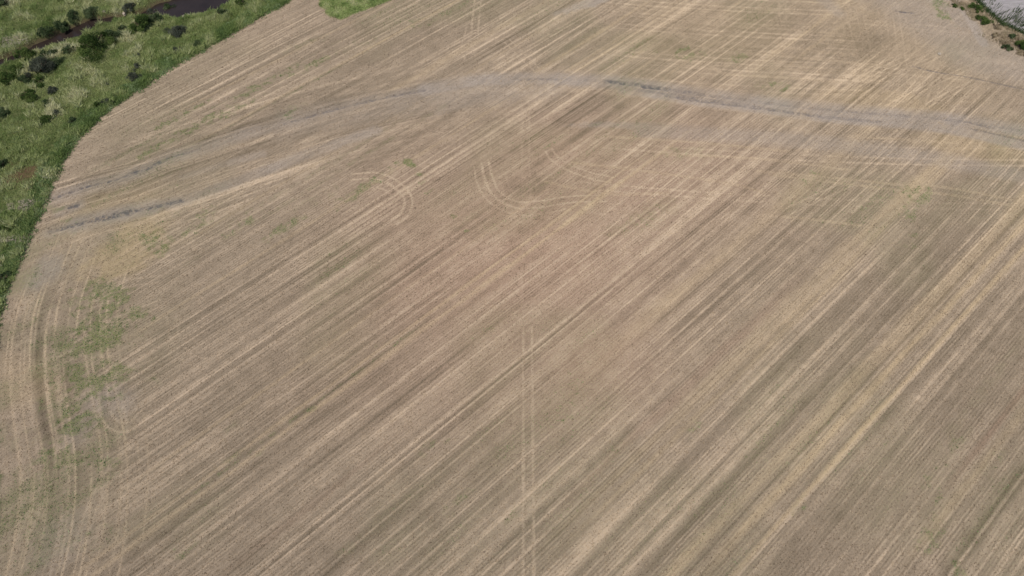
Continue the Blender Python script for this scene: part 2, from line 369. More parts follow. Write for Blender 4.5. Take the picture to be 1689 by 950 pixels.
# weeds
for x, y, rx, ry, st, an in [
 (175,490,4.4,6.5,.9,1.3),(160,560,5,8,.95,1.4),(150,620,4.4,6.5,.9,1.4),(118,690,4.5,6,.8,1.4),(105,750,2.6,6,.65,1.5),(232,520,2.0,4,.7,1.3),
 (255,400,2.6,4.8,.95,1.3),(262,385,1.6,2.5,.7,1.2),(165,765,1.5,4,.55,1.5),(250,620,1.5,3,.3,1.0),(128,660,3,7,.5,1.4),(170,520,3,10,.5,1.3),
 (668,268,1.9,1.1,1.0,.0),(680,272,1.3,.8,1.0,-.4),(692,287,1.0,.6,.7,-.5),(697,300,.9,.7,.55,0),(708,314,1.6,.7,.45,.6),(750,356,.9,.6,.9,0),
 (768,381,.9,.5,.6,0),(815,375,3,1.2,.35,.7),(622,570,2.5,1.5,.3,.7),(390,700,2.5,1,.3,.7),(430,745,1.4,.6,.35,.7),
 (1480,315,5,2.2,.45,.6),(1520,320,4,2.4,.6,.7),(1505,345,5,2.5,.5,.8),(1500,400,3.5,1.6,.35,.8),(1345,285,1.4,.6,.6,0),(1325,296,1.6,.7,.45,0),
 (1530,890,2.5,1.5,.6,.8),(1580,935,2.5,1.5,.6,.8),(1550,860,2,5,.3,-.6),(1640,800,6,3,.25,.8),(1560,760,7,2,.35,.8),(1650,760,5,2,.25,.8),
 (1145,705,2,1,.4,.8),(930,695,3,1.2,.4,.8),(1150,840,4,1.6,.35,.8),(700,745,3,1,.35,.8),(745,840,5,1.6,.3,.8),(580,905,4,1.5,.3,.8),
 (850,845,3.5,1.2,.35,.8),(520,670,1.6,.6,.6,.7),(735,730,1.5,.5,.45,.7),(310,900,3,1.5,.35,.7),(380,760,3,1.2,.3,.7),
 (1130,90,7,2.6,.5,.1),(1150,88,5,1.6,.4,.1),(1215,95,5,2.5,.4,.1),(1275,143,6,1.8,.5,0),(1295,145,2.5,1.3,.5,0),(1085,85,4,1.5,.3,.2),
 (700,35,8,2.5,.35,.5),(600,70,7,2,.3,.5),(500,75,6,2,.3,.5),(480,185,5,2.2,.35,.5),(330,205,8,1.6,.75,.73),(260,243,6,1.3,.85,.73),(300,190,9,1.0,.7,.73),(380,185,8,1.3,.6,.73),(455,128,7,1.1,.6,.73),(520,105,8,1.2,.55,.73),
 (415,150,5,1.5,.55,.73),(330,372,5,1.4,.65,.73),(400,370,5,1.3,.65,.73),(340,350,4,1.2,.6,.73),(470,375,6,1.3,.6,.73),(600,310,8,1.6,.6,.73),
 (520,330,7,1.5,.25,.6),(1040,205,10,1.2,.3,0),(1130,250,10,2.2,.3,.1),(1060,360,9,3,.3,.6),(1555,22,2.0,4.5,.7,.2),(1550,5,3,1.6,.6,0),
 (1575,10,2,1.2,.6,0),(1590,12,1.4,1,.6,0),(60,780,2.5,8,.3,1.5),(20,900,4,8,.3,1.4),(130,870,4,8,.28,1.2),(90,345,3.5,1.2,.6,.1),(15,720,3,9,.35,1.5),
 (118,364,2,.7,.5,0),(1010,980,6,2,.3,.8),(1320,830,3,1,.35,.8)]:
    blob(GN, x, y, rx, ry, st, an, seed=int(x*7+y) % 97+100, jag=0.9, mode='max')
olive = 0.22*sstep(.45, .8, vnoise(X, Y, 17, 81))*field+0.26*head*sstep(.3, .7, vnoise(X, Y, 6, 84))
olive *= 0.4+1.1*vnoise(V, U/14*2, 2, 82)
GN = np.maximum(GN*1.15*sstep(.25, .75, .55*vnoise(X, Y, 1.0, 83)+.3*vnoise(X, Y, .45, 85)+.35*vnoise(V, U/5, .7, 86)-.1*(1-GN)), olive)
GN *= (1-0.35*np.clip(LT*1.4, 0, 1))
GN = np.where(GN > .3, GN, GN*.8)

# two dirt tracks that cross the field
trackA = [(60, 334), (85, 328), (120, 316), (150, 306), (180, 300), (215, 288), (248, 275), (275, 262), (330, 246), (400, 222), (470, 204), (555, 180),
          (600, 169), (650, 158), (700, 149), (760, 137), (800, 132), (850, 131), (930, 131), (1000, 134), (1050, 140), (1100, 147), (1150, 155), (1250, 168),
          (1350, 180), (1450, 188), (1550, 196), (1640, 208), (1720, 222)]
wig = 0.5+0.9*vnoise(X, Y, 4.5, 91)
TA = np.zeros_like(X); stroke(TA, trackA[14:], 2.3, .66, .6); stroke(TA, trackA[:15], 1.9, .42, .7)
stroke(TA, [(1030, 148), (1100, 158), (1150, 166), (1250, 178), (1350, 192), (1450, 201), (1560, 212), (1689, 240)], 1.7, .62, .5)
stroke(TA, [(470, 205), (600, 180), (700, 165), (820, 150), (900, 140)], 4.5, .3, .6)
BR = np.maximum(BR, TA*np.clip(wig, 0, 1.15))
RU = np.zeros_like(X)
stroke(RU, trackA[1:9], .34, .8, .6); stroke(RU, trackA[5:8], .6, .9, .6); stroke(RU, trackA[10:15], .4, .5, .6)
stroke(RU, trackA[17:], .45, .34, .6); stroke(RU, [(1000, 134), (1050, 140), (1100, 147), (1150, 155)], .6, .8, .6)
stroke(RU, trackA[20:24], .5, .42, .6, off=-1.7); stroke(RU, [(1100, 158), (1150, 166), (1250, 178), (1350, 192), (1450, 201)], .5, .5, .6)
stroke(RU, [(1062, 143), (1078, 145), (1100, 148)], .55, 1.15, .5)
trackB = [(83, 383), (100, 378), (125, 371), (160, 362), (190, 355), (215, 349), (250, 342), (300, 331), (350, 314), (420, 288), (520, 250), (620, 215)]
TB = np.zeros_like(X); stroke(TB, trackB, 1.5, .45, .6); stroke(TB, trackB[2:7], 2.2, .6, .6); BR = np.maximum(BR, TB*np.clip(wig, 0, 1.2))
stroke(RU, trackB[:8], .5, .85, .6); stroke(RU, trackB[3:6], .85, 1.0, .6)
stroke(RU, [(115, 343), (128, 339)], .45, 1.0, .6)
stroke(BR, [(100, 350), (130, 338)], 1.4, .4, .6)
stroke(BR, [(380, 268), (432, 254)], 1.1, .35, .7); stroke(BR, [(300, 292), (380, 268)], .9, .2, .7)
RU *= 0.3+.6*sstep(.2, .75, vnoise(X, Y, 1.3, 92))+.25*vnoise(X, Y, .5, 93)
RT = RU
stroke(LT, [(p[0], p[1]+17) for p in trackA[15:25]], 1.1, .4, .6)
stroke(LT, [(p[0], p[1]-12) for p in trackA[18:27]], 1.0, .3, .6)
stroke(LT, [(110, 392), (200, 378), (290, 352)], 1.6, .35, .7)
blob(BR, 960, 8, 9, 1.6, .6, .5, seed=44); blob(BR, 985, 3, 5, 1.4, .7, .5, seed=45)
blob(BR, 760, 170, 10, 2.2, .3, .5, seed=46); blob(BR, 1020, 206, 12, 1.2, .35, 0, seed=47); blob(BR, 1080, 213, 10, 1.0, .35, -.1, seed=48)
stroke(BR, [(1060, 215), (1280, 228), (1430, 245), (1560, 265), (1700, 292)], 2.3, .36, .6)
# worn corner, upper right
stroke(BR, [(1440, -30), (1500, 12), (1560, 55), (1610, 88), (1700, 112), (1800, 140)], 7.5, .42, .6)
stroke(BR, [(1560, -12), (1590, 18), (1605, 42), (1622, 72)], 1.6, .75, .6)
stroke(BR, [(1520, -10), (1560, 12), (1590, 40)], 2.6, .5, .6); stroke(BR, [(1350, -10), (1380, 20)], 2, .35, .7)
stroke(LT, [(1590, 88), (1640, 100), (1700, 112)], 2.0, .35, .7)
stroke(RT, [(1478, 18), (1492, 20), (1506, 21)], .26, .9, .6); stroke(RT, [(1506, 109), (1540, 118), (1600, 128), (1700, 150)], .22, .55, .6)
stroke(RT, [(1600, 212), (1689, 232)], .3, .5, .6); stroke(RT, [(1590, 200), (1640, 212)], .3, .5, .6)
stroke(YL, [(1560, 210), (1700, 245)], 1.0, .4, .6)

# wheel lines
def wheels(px, wd=.25, st=.5, gap=1.75, kind='L', smooth=True):
    for o in (-gap/2, gap/2):
        stroke(LT, px, wd, st, .5, off=o, smooth=smooth)
        if 'Y' in kind: stroke(YL, px, wd, st, .5, off=o, smooth=smooth)
for px, st in [
 ([(867, 140), (867, 260), (868, 330)], .24), ([(868, 330), (869, 540)], .22), ([(870, 540), (871, 760), (872, 1000)], .5),
 ([(789, -30), (788, 0), (782, 58)], .42), ([(837, 68), (888, 118)], .42), ([(775, 45), (760, 100)], .3),
 ([(580, 292), (620, 290), (652, 303), (673, 327), (668, 352), (650, 366)], .62),
 ([(800, 268), (807, 296), (820, 320), (850, 337), (888, 337), (941, 329), (1000, 327)], .55),
 ([(905, 248), (916, 263), (940, 277), (975, 290), (1010, 297)], .5),
 ([(826, 285), (835, 312), (850, 327), (888, 332)], .2), ([(930, 254), (958, 270), (990, 278)], .25),
 ([(170, 640), (173, 680), (190, 702), (215, 702), (240, 680)], .55), ([(100, 735), (103, 758), (120, 760), (140, 757)], .3),
 ([(282, 520), (290, 560), (310, 590), (345, 600)], .3), ([(1302, 348), (1350, 325), (1398, 303), (1440, 275)], .5),
 ([(1391, 22), (1400, 60), (1406, 95), (1404, 150)], .3), ([(1416, 10), (1424, 50), (1432, 95), (1434, 130)], .25), ([(1475, 10), (1483, 60), (1490, 120), (1485, 175)], .27), ([(1452, 5), (1460, 60), (1462, 110)], .2),
 ([(1500, 30), (1506, 90), (1500, 150)], .22), ([(1545, 100), (1543, 140), (1530, 180)], .22), ([(1378, -20), (1391, 22)], .25),
 ([(1360, 105), (1362, 125), (1380, 132), (1402, 118), (1400, 100)], .22), ([(150, 445), (200, 440), (260, 428), (330, 415)], .3),
 ([(140, 500), (200, 470), (265, 460)], .35), ([(1290, 5), (1292, 35)], .3), ([(596, 306), (630, 306), (650, 318), (660, 335), (652, 352)], .4), ([(788, 275), (795, 305), (812, 330), (845, 347), (885, 349), (930, 340)], .4),
 ([(120, 560), (150, 545), (215, 520), (265, 500)], .4), ([(60, 610), (120, 585), (200, 545)], .4), ([(95, 680), (150, 650), (230, 610), (300, 575)], .35), ([(130, 900), (160, 820), (200, 760), (260, 715), (330, 675)], .4), ([(30, 900), (50, 860), (75, 800), (85, 740)], .4)]:
    wheels(px, .26, st*1.15)
def faint(px, wd, st, yl=0):
    stroke(LT, px, wd, st, .6)
    if yl: stroke(YL, px, wd, yl, .6)
for y in (-6, 12, 30, 43, 56, 72, 86, 98, 108, 122):
    k = random.uniform(.6, 1.2); d = random.uniform(.07, .11)
    faint([(1010+y*1.3, y-190*d), (1200, y), (1300, y+100*d*.8), (1412, y+212*d)], random.uniform(.3, .7), .42*k, .2)
for px in [[(1250, 282), (1400, 296), (1480, 304), (1560, 309), (1700, 336)], [(1270, 288), (1470, 312), (1570, 322), (1700, 345)],
           [(1260, 355), (1340, 362), (1420, 372)], [(940, 268), (1060, 282), (1200, 302), (1260, 318)], [(1100, 255), (1250, 262), (1400, 280)],
           [(1000, 225), (1150, 235), (1300, 250)], [(1400, 225), (1560, 235), (1689, 255)], [(900, 300), (1000, 320), (1100, 318)]]:
    faint(px, .4, .38, .15)
# curving passes beside the near left edge
for dd, st in ((1.6, .3), (2.6, .35), (3.6, .4), (5.1, .35), (6, .6), (7.2, .5), (8.1, .35), (9.2, .55), (10.2, .5), (11.7, .35), (13, .5), (14.1, .4), (15.2, .55), (16.6, .4), (18, .4), (19.8, .5), (21.4, .35), (23, .4), (25, .3)):
    m = np.exp(-((E-dd-0.7*fbm(X, Y, 40, int(dd*10), 1))/(.17+.12*(dd%1)))**2)*(.32+.68*sstep(0, 14, 95-Y))*sstep(.25, .6, vnoise(X, Y, 14, 260+int(dd*3)))*1.35*(1 if dd < 9 else sstep(0, 14, 100-Y))*field*(0.5+.8*vnoise(X, Y, 9, 200+int(dd)))
    LT = np.maximum(LT, m*st*1.5)
    YL = np.maximum(YL, m*st*.4)
LT *= 0.75+0.4*vnoise(X, Y, 1.1, 95)
# litter texture without direction
mott = fbm(X, Y, 3.0, 97, 3); LT += np.clip(mott*.22, 0, 1); DK += np.clip(-mott*.22, 0, 1)

# ------------------------------------------------------------------ river and the pale flat
river_px = [(-160, 200), (-90, 150), (-40, 124), (0, 106), (30, 95), (62, 80), (100, 65), (130, 52), (155, 40), (185, 34), (215, 30), (242, 24),
            (268, 16), (300, 11), (322, 7), (345, 0), (372, -14), (400, -34), (440, -80), (520, -160)]
WL = -1.3
RV = np.full(X.shape, 0.0)
rw = [2.2, 2.2, 1.6, 1.1, .9, 1.1, 1.8, 2.0, 1.7, .5, .35, .4, 1.7, 3.7, 4.4, 4.6, 4.6, 5, 5, 5]
for i in range(len(river_px)-1):
    stroke(RV, [river_px[i], river_px[i+1]], (rw[i]+rw[i+1])/2+.7, 1.0, .5, z=WL, smooth=False)
# flat beyond the right bank
bank_px = [(1560, -90), (1590, -30), (1608, 0), (1626, 20), (1652, 42), (1700, 62), (1800, 100), (2100, 200)]
BK = poly_dist_signed([P(*p) for p in bank_px])       # + on its left = away from the field
if BK[np.searchsorted(gy, P(1680, 5)[1]), np.searchsorted(gx, P(1680, 5)[0])] < 0: BK = -BK
flat = sstep(-.4, 1.6, BK+.7*fbm(X, Y, 3, 301, 3))
rough_b = np.exp(-((BK+4.5)/3.2)**2)*sstep(0, 6, X-P(1622, 30)[0]+2)         # heaped bank top
rough_b *= 1.0

# heights
Zr = 0.05*fbm(X, Y, 30, 401, 3)
Zr = Zr-0.2*np.clip(RT, 0, 1)+.10*np.clip(BR, 0, 1)*fbm(X, Y, 1.4, 411, 3)-0.04*np.clip(BR, 0, 1)+0.03*np.clip(GN, 0, 1)
vin = sstep(0, 6, -E)
Zr += vin*veg*(0.55*fbm(X, Y, 9, 402, 4)+.28*fbm(X, Y, 2.2, 405, 3)-0.1)+veg*0.22*(1-vin)
Zr = Zr*(1-RV)+RV*(-2.3)
Zr += rough_b*(0.8+0.9*fbm(X, Y, 2.4, 403, 4))-2.6*flat*sstep(-.5, 4, BK)
Zr += gp*.12
Zr[:, :] += -0.0
far = np.maximum(np.abs(X)-170, 0)+np.maximum(Y-190, 0)
Zr += np.clip(far/300, 0, 6)*fbm(X, Y, 160, 404, 3)

# where the drilled rows still show
cornr = sstep(-8, 14, X*0.55+Y*1.0-P(1480, 120)[0]*0.55-P(1480, 120)[1])*sstep(50, 75, X)
nrth = sstep(-20, 25, (Y-P(500, 250)[1])*1.0-(X-P(500, 250)[0])*0.45)*(1-sstep(20, 60, X))
rowv = np.clip(1-.75*head, 0, 1)*(1-.85*cornr)*(1-.6*nrth)*(1-.7*np.clip(BR*1.6, 0, 1))*(1-.6*np.clip(RD, 0, 1)*.5)

# dry brown patch in the riverside ground, stony ground at the track end
brn = np.zeros_like(X)
blob(brn, 45, 288, 5.5, 3.5, 1.0, .3, seed=50); blob(brn, 62, 305, 3.5, 2.2, .9, .3, seed=51)
blob(brn, 22, 270, 3, 2, .5, 0, seed=55)
pale = np.zeros_like(X)
blob(pale, 40, 340, 4.5, 1.6, .9, .2, seed=52); blob(pale, 20, 395, 4, .8, .7, .1, seed=53); blob(pale, 30, 66, 5, 2, .8, .6, seed=54)
blob(pale, 55, 330, 3, 1.2, .9, 0, seed=56)
bankm = np.clip(RV*(1-RV)*4, 0, 1)

Vx = np.stack([X.ravel(), Y.ravel(), Zr.ravel()], 1)
idx = np.arange(NX*NY).reshape(NY, NX)
F = np.stack([idx[:-1, :-1].ravel(), idx[:-1, 1:].ravel(), idx[1:, 1:].ravel(), idx[1:, :-1].ravel()], 1)

# ground material
b = NB('stubble_field')
geo = b.n('ShaderNodeNewGeometry').outputs['Position']
flatp = b.n('ShaderNodeVectorMath', operation='MULTIPLY'); b.set(flatp.inputs[0], geo); flatp.inputs[1].default_value = (1, 1, 0)
pos = flatp.outputs[0]
# along/across coordinates of the rows
rowc = b.mapping(pos, rot=-ROW_ANG)
sep = b.n('ShaderNodeSeparateXYZ'); b.set(sep.inputs[0], rowc); uu, vv = sep.outputs[0], sep.outputs[1]
stretch = b.mapping(rowc, scale=(0.16, 1, 1))
n_st = b.noise(stretch, 1.5, 4, .65); n_st2 = b.noise(b.mapping(rowc, scale=(.05, 1, 1)), 2.6, 3, .7)
n_f = b.noise(pos, 1.5, 5, .75); n_ff = b.noise(pos, 5.5, 3, .75); n_rt = b.noise(pos, 1.1, 4, .75); n_mid = b.noise(pos, 3.0, 3, .8)
wob = b.math('MULTIPLY', b.math('SUBTRACT', b.noise(pos, .6, 2), .5), .16)
saw = b.math('SINE', b.math('MULTIPLY', b.math('ADD', vv, wob), 2*math.pi/0.56))
rowamp = b.math('MULTIPLY', b.mapr(b.noise(b.mapping(rowc, scale=(.25, 1, 1)), .32, 2, .6), .36, .66, .1, 1.0), b.attr('rowv'))
A = {k: b.attr(k) for k in ('LT', 'DK', 'YL', 'GN', 'BR', 'RT', 'RD', 'veg', 'flat', 'brn', 'pale', 'gp', 'bankm')}
c_base = srgb(140, 125, 107); c_lt = srgb(184, 165, 142); c_dk = srgb(94, 84, 68); c_yl = srgb(176, 154, 113)
c_gn = srgb(78, 96, 46); c_br = srgb(136, 129, 126); c_rt = srgb(100, 95, 94); c_rd = srgb(164, 133, 114)
# fine light modulation of each mask
nzL = b.math('SUBTRACT', b.math('ADD', b.math('MULTIPLY', n_st, .9), b.math('MULTIPLY', n_st2, .9)), .9)
nzF = b.math('SUBTRACT', b.math('ADD', b.math('ADD', b.math('MULTIPLY', n_f, .8), b.math('MULTIPLY', n_mid, 1.5)), b.math('MULTIPLY', n_ff, 1.2)), 1.75)
fine = b.math('ADD', b.math('MULTIPLY', nzL, .8), b.math('MULTIPLY', nzF, .62))
fine = b.math('ADD', fine, b.math('MULTIPLY', b.math('MULTIPLY', saw, rowamp), .23))
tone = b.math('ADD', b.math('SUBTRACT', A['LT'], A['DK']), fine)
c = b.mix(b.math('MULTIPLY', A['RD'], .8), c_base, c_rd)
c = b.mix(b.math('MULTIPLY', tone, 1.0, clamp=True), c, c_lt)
c = b.mix(b.math('MULTIPLY', tone, -1.0, clamp=True), c, c_dk)
c = b.mix(b.math('MULTIPLY', A['YL'], b.math('ADD', .55, b.math('MULTIPLY', nzL, .8)), clamp=True), c, c_yl)
brf = b.math('MULTIPLY', A['BR'], b.math('ADD', .95, b.math('MULTIPLY', nzF, .6)), clamp=True)
c = b.mix(brf, c, b.mix(b.math('ADD', .5, b.math('MULTIPLY', fine, 1.0), clamp=True), srgb(114, 105, 99), srgb(172, 161, 149)))
c = b.mix(b.math('MULTIPLY', A['RT'], b.mapr(n_rt, .42, .56, .2, 1.35), clamp=True), c, c_rt)
gnf = b.math('MULTIPLY', A['GN'], b.math('ADD', .6, b.math('MULTIPLY', nzF, 1.8)), clamp=True)
c = b.mix(gnf, c, b.mix(b.mapr(n_mid, .35, .65, 0, 1), srgb(74, 86, 48), srgb(126, 130, 84)))
vegc = b.mix(b.mapr(n_f, .3, .7, 0, 1), srgb(70, 78, 48), srgb(112, 116, 76))
vegc = b.mix(A['brn'], vegc, b.mix(n_f, srgb(70, 56, 42), srgb(116, 98, 74)))
vegc = b.mix(b.math('MULTIPLY', A['pale'], n_ff), vegc, srgb(170, 162, 150))
vegc = b.mix(b.math('MULTIPLY', A['bankm'], .8), vegc, b.mix(n_f, srgb(62, 50, 38), srgb(120, 106, 84)))
c = b.mix(A['veg'], c, vegc)
c = b.mix(A['gp'], c, b.mix(n_f, srgb(94, 112, 62), srgb(136, 148, 94)))
flc = b.mix(b.mapr(b.noise(b.mapping(pos, rot=.3, scale=(.3, 1, 1)), 1.2, 4, .7), .3, .7, 0, 1), srgb(128, 124, 124), srgb(158, 153, 153))
c = b.mix(A['flat'], c, flc)
dif = b.n('ShaderNodeBsdfDiffuse'); b.set(dif.inputs['Color'], c); dif.inputs['Roughness'].default_value = 1.0
bump = b.n('ShaderNodeBump'); bump.inputs['Strength'].default_value = 1.0; bump.inputs['Distance'].default_value = 0.05
hgt = b.math('ADD', b.math('MULTIPLY', nzF, 1.0), b.math('MULTIPLY', b.math('MULTIPLY', saw, rowamp), .28))
hgt = b.math('ADD', hgt, b.math('MULTIPLY', A['GN'], n_ff))
b.set(bump.inputs['Height'], hgt); b.t.links.new(bump.outputs[0], dif.inputs['Normal'])
b.t.links.new(dif.outputs[0], b.out.inputs[0])

ground = new_mesh('ground', Vx, F, b.m, smooth=True)
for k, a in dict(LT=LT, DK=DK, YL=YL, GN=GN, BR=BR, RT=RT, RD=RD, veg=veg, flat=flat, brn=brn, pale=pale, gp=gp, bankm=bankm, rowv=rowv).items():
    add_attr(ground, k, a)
tag(ground, kind='structure')

def lookup(M, x, y):
    i = np.clip(np.searchsorted(gx, x), 0, NX-1); j = np.clip(np.searchsorted(gy, y), 0, NY-1)
    return M[j, i]

# ------------------------------------------------------------------ water
b = NB('river_water')
bs = b.n('ShaderNodeBsdfPrincipled')
bs.inputs['Base Color'].default_value = srgb(60, 50, 44); bs.inputs['Roughness'].default_value = 0.22
bs.inputs['IOR'].default_value = 1.33
g2 = b.n('ShaderNodeNewGeometry').outputs['Position']
bp = b.n('ShaderNodeBump'); bp.inputs['Strength'].default_value = .5; bp.inputs['Distance'].default_value = .05
b.set(bp.inputs['Height'], b.noise(g2, 1.2, 3)); b.t.links.new(bp.outputs[0], bs.inputs['Normal'])
b.set(bs.inputs['Base Color'], b.mix(b.noise(g2, .25, 3), srgb(34, 27, 24), srgb(54, 45, 42)))
b.t.links.new(bs.outputs[0], b.out.inputs[0])
rp = np.array(smooth_pts([P(x, y, WL) for x, y in river_px], 5)); d = np.gradient(rp, axis=0); d /= np.linalg.norm(d, axis=1)[:, None]
nr = np.stack([-d[:, 1], d[:, 0]], 1); wv = []
for k in range(len(rp)):
    for s in (-1, 1): wv.append((rp[k, 0]+nr[k, 0]*s*7.5, rp[k, 1]+nr[k, 1]*s*7.5, WL))
wf = [(2*k, 2*k+2, 2*k+3, 2*k+1) for k in range(len(rp)-1)]
tag(new_mesh('river', wv, wf, b.m), kind='structure')

# ------------------------------------------------------------------ blades
def blade_mat(name, stops, rough=1.0):
    b = NB(name); r = b.n('ShaderNodeValToRGB'); b.set(r.inputs[0], b.attr('tone'))
    el = r.color_ramp.elements
    while len(el) < len(stops): el.new(.5)
    for e, (p_, c_) in zip(el, stops): e.position = p_; e.color = c_
    d_ = b.n('ShaderNodeBsdfDiffuse'); b.set(d_.inputs[0], r.outputs[0]); d_.inputs['Roughness'].default_value = rough
    t_ = b.n('ShaderNodeBsdfTranslucent'); b.set(t_.inputs[0], r.outputs[0])
    m_ = b.n('ShaderNodeMixShader'); m_.inputs[0].default_value = .4
    b.t.links.new(d_.outputs[0], m_.inputs[1]); b.t.links.new(t_.outputs[0], m_.inputs[2]); b.t.links.new(m_.outputs[0], b.out.inputs[0])
    return b.m

def blades(name, px, py, hh, wd, tone, mat, lean=.35, spread=.25, per=3, z=None, parent=None):
    n = len(px)*per
    bx = np.repeat(px, per)+rng.normal(0, spread, n); by = np.repeat(py, per)+rng.normal(0, spread, n)
    h = np.repeat(hh, per)*rng.uniform(.6, 1.15, n); ww = wd*rng.uniform(.6, 1.5, n)
    tn = np.clip(np.repeat(tone, per)+rng.normal(0, .09, n), 0, 1)
    zz = (lookup(Zr, bx, by) if z is None else np.full(n, z))-.08
    a = rng.uniform(0, 2*np.pi, n); lx = rng.normal(.10, lean, n)*h; ly = rng.normal(.05, lean, n)*h
    ca, sa = np.cos(a)*ww, np.sin(a)*ww
    V_ = np.empty((n, 4, 3), np.float32)
    V_[:, 0] = np.stack([bx-ca*.6, by-sa*.6, zz], 1); V_[:, 1] = np.stack([bx+ca*.6, by+sa*.6, zz], 1)
    V_[:, 2] = np.stack([bx+lx*.45+ca, by+ly*.45+sa, zz+h*.6], 1); V_[:, 3] = np.stack([bx+lx-ca*.2, by+ly-sa*.2, zz+h], 1)
    F_ = (np.arange(n)[:, None]*4+np.array([0, 1, 2, 3])).astype(np.int32)
    o = new_mesh(name, V_.reshape(-1, 3), F_, mat, parent)
    add_attr(o, 'tone', np.repeat(tn, 4)); return o

m_grass = blade_mat('riverside_grass', [(0, srgb(84, 104, 60)), (.3, srgb(124, 144, 84)), (.55, srgb(156, 168, 108)), (.8, srgb(186, 190, 138)), (1, srgb(212, 208, 170))])
m_reed = blade_mat('reed_green', [(0, srgb(40, 56, 36)), (.5, srgb(70, 88, 54)), (1, srgb(120, 130, 90))])
m_dry = blade_mat('dry_grass', [(0, srgb(112, 98, 76)), (.5, srgb(158, 143, 116)), (1, srgb(194, 180, 152))])
m_weed = blade_mat('field_weed', [(0, srgb(72, 94, 54)), (.5, srgb(122, 144, 90)), (1, srgb(186, 198, 156))])

N = 230000
sx = rng.uniform(-155, -32, N); sy = rng.uniform(58, 182, N)
lv = lookup(veg, sx, sy); lr = lookup(RV, sx, sy)
# keep only what the photo could see, plus a margin
zc = sy*CP+H_CAM*SP; pxx = sx/zc*F_PX+844.5
ok = (lv > .5) & (lr < .35) & (pxx > -130) & (rng.random(N) < 1.2-lookup(brn, sx, sy)*.75-lookup(pale, sx, sy)*.6)
sx, sy = sx[ok], sy[ok]
ed = -lookup(E, sx, sy)
big = vnoise(sx, sy, 11, 501); mid = vnoise(sx, sy, 3.2, 502); sml = vnoise(sx, sy, 1.1, 503)
tone = .2+.45*big+.34*mid+.22*(sml-.5)
tone = tone-.05*(1-sstep(3, 14, ed))                 # greener margin next to the crop
north = ((sx*0+1)*(lookup(poly_dist_signed([P(a, c_, WL) for a, c_ in river_px]), sx, sy)) > 0)
tone = tone+np.where(north, .10, 0)
clump = sstep(.42, .75, vnoise(sx, sy, 2.1, 504)); hh = .22+.5*mid+1.0*clump*sml+.5*sstep(.6, .85, sml); hh = np.where(ed < 1.5, hh*.7+.15, hh)
hh = hh+np.where((ed < 2.2) & (vnoise(sx, sy, 1.4, 507) > .6), .55, 0)
tone = tone+.22*(clump-.4)-.28*sstep(.55, .8, vnoise(sx, sy, 4.5, 506))
g = blades('riverside_grass', sx, sy, hh, .047, tone, m_grass, per=4)
tag(g, 'tall pale and green rough grass covering the river margin beside the stubble field', 'grass', kind='stuff')

# greener broad tufts at the crop edge
N = 22000
sx = rng.uniform(-155, -30, N*6); sy = rng.uniform(58, 175, N*6)
e_ = lookup(E, sx, sy); k = (e_ > -4.5) & (rng.random(N*6) < .9*(1-sstep(-.2, 1.6, e_+.8*vnoise(sx, sy, 2.5, 512)))); sx, sy = sx[k], sy[k]
g = blades('edge_weeds', sx, sy, np.full(len(sx), .55), .10, .2+.6*vnoise(sx, sy, 2.0, 511), m_weed, per=7, lean=.5, spread=.22)
tag(g, 'leafy green weeds growing in a strip along the edge of the stubble', 'weeds', kind='stuff')

# weeds standing in the stubble
N = 420000
sx = rng.uniform(-100, 150, N); sy = rng.uniform(14, 172, N)
gn = lookup(GN, sx, sy); k = (rng.random(N) < (gn-.16)*2.8) & (lookup(veg, sx, sy) < .3); sx, sy = sx[k], sy[k]
g = blades('field_weeds', sx, sy, rng.uniform(.1, .38, len(sx)), .05, rng.uniform(.15, .8, len(sx)), m_weed, per=3, lean=.6, spread=.12)
tag(g, 'low green weeds sprouting in patches through the dry stubble', 'weeds', kind='stuff')

# straw litter and clods lying on the field, real flakes that catch light and shade
m_straw = blade_mat('straw_litter', [(0, srgb(108, 95, 80)), (.35, srgb(138, 122, 104)), (.7, srgb(178, 159, 134)), (1, srgb(204, 188, 162))])
N = 420000
sy = 12+160*rng.random(N)**1.12; sx = rng.uniform(-150, 152, N)
k = (np.abs(sx) < (sy*CP+H_CAM*SP)*.79) & (lookup(veg, sx, sy) < .35) & (lookup(flat, sx, sy) < .4) & (rng.random(N) < .5+.9*lookup(LT, sx, sy)-.6*lookup(BR, sx, sy)-.9*lookup(GN, sx, sy))
sx, sy = sx[k], sy[k]; n = len(sx)
a = ROW_ANG+rng.normal(0, .55, n); L_ = rng.uniform(.06, .17, n); W_ = rng.uniform(.022, .05, n); zz = lookup(Zr, sx, sy)+rng.uniform(.015, .05, n)
tl = rng.normal(0, .035, n); t2 = rng.normal(0, .03, n); ca, sa = np.cos(a), np.sin(a)
V_ = np.empty((n, 4, 3), np.float32)
for q, (e1, e2) in enumerate(((-1, -1), (1, -1), (1, 1), (-1, 1))):
    V_[:, q] = np.stack([sx+ca*L_*e1-sa*W_*e2, sy+sa*L_*e1+ca*W_*e2, zz+tl*e1+t2*e2], 1)
g = new_mesh('straw_litter', V_.reshape(-1, 3), np.arange(n*4).reshape(-1, 4), m_straw)
tn = np.clip(.45+.35*(lookup(LT, sx, sy)-lookup(DK, sx, sy))+rng.normal(0, .2, n), 0, 1)
add_attr(g, 'tone', np.repeat(tn, 4))
tag(g, 'loose straw and stubble litter strewn in rows over the whole dry field', 'straw', kind='stuff')

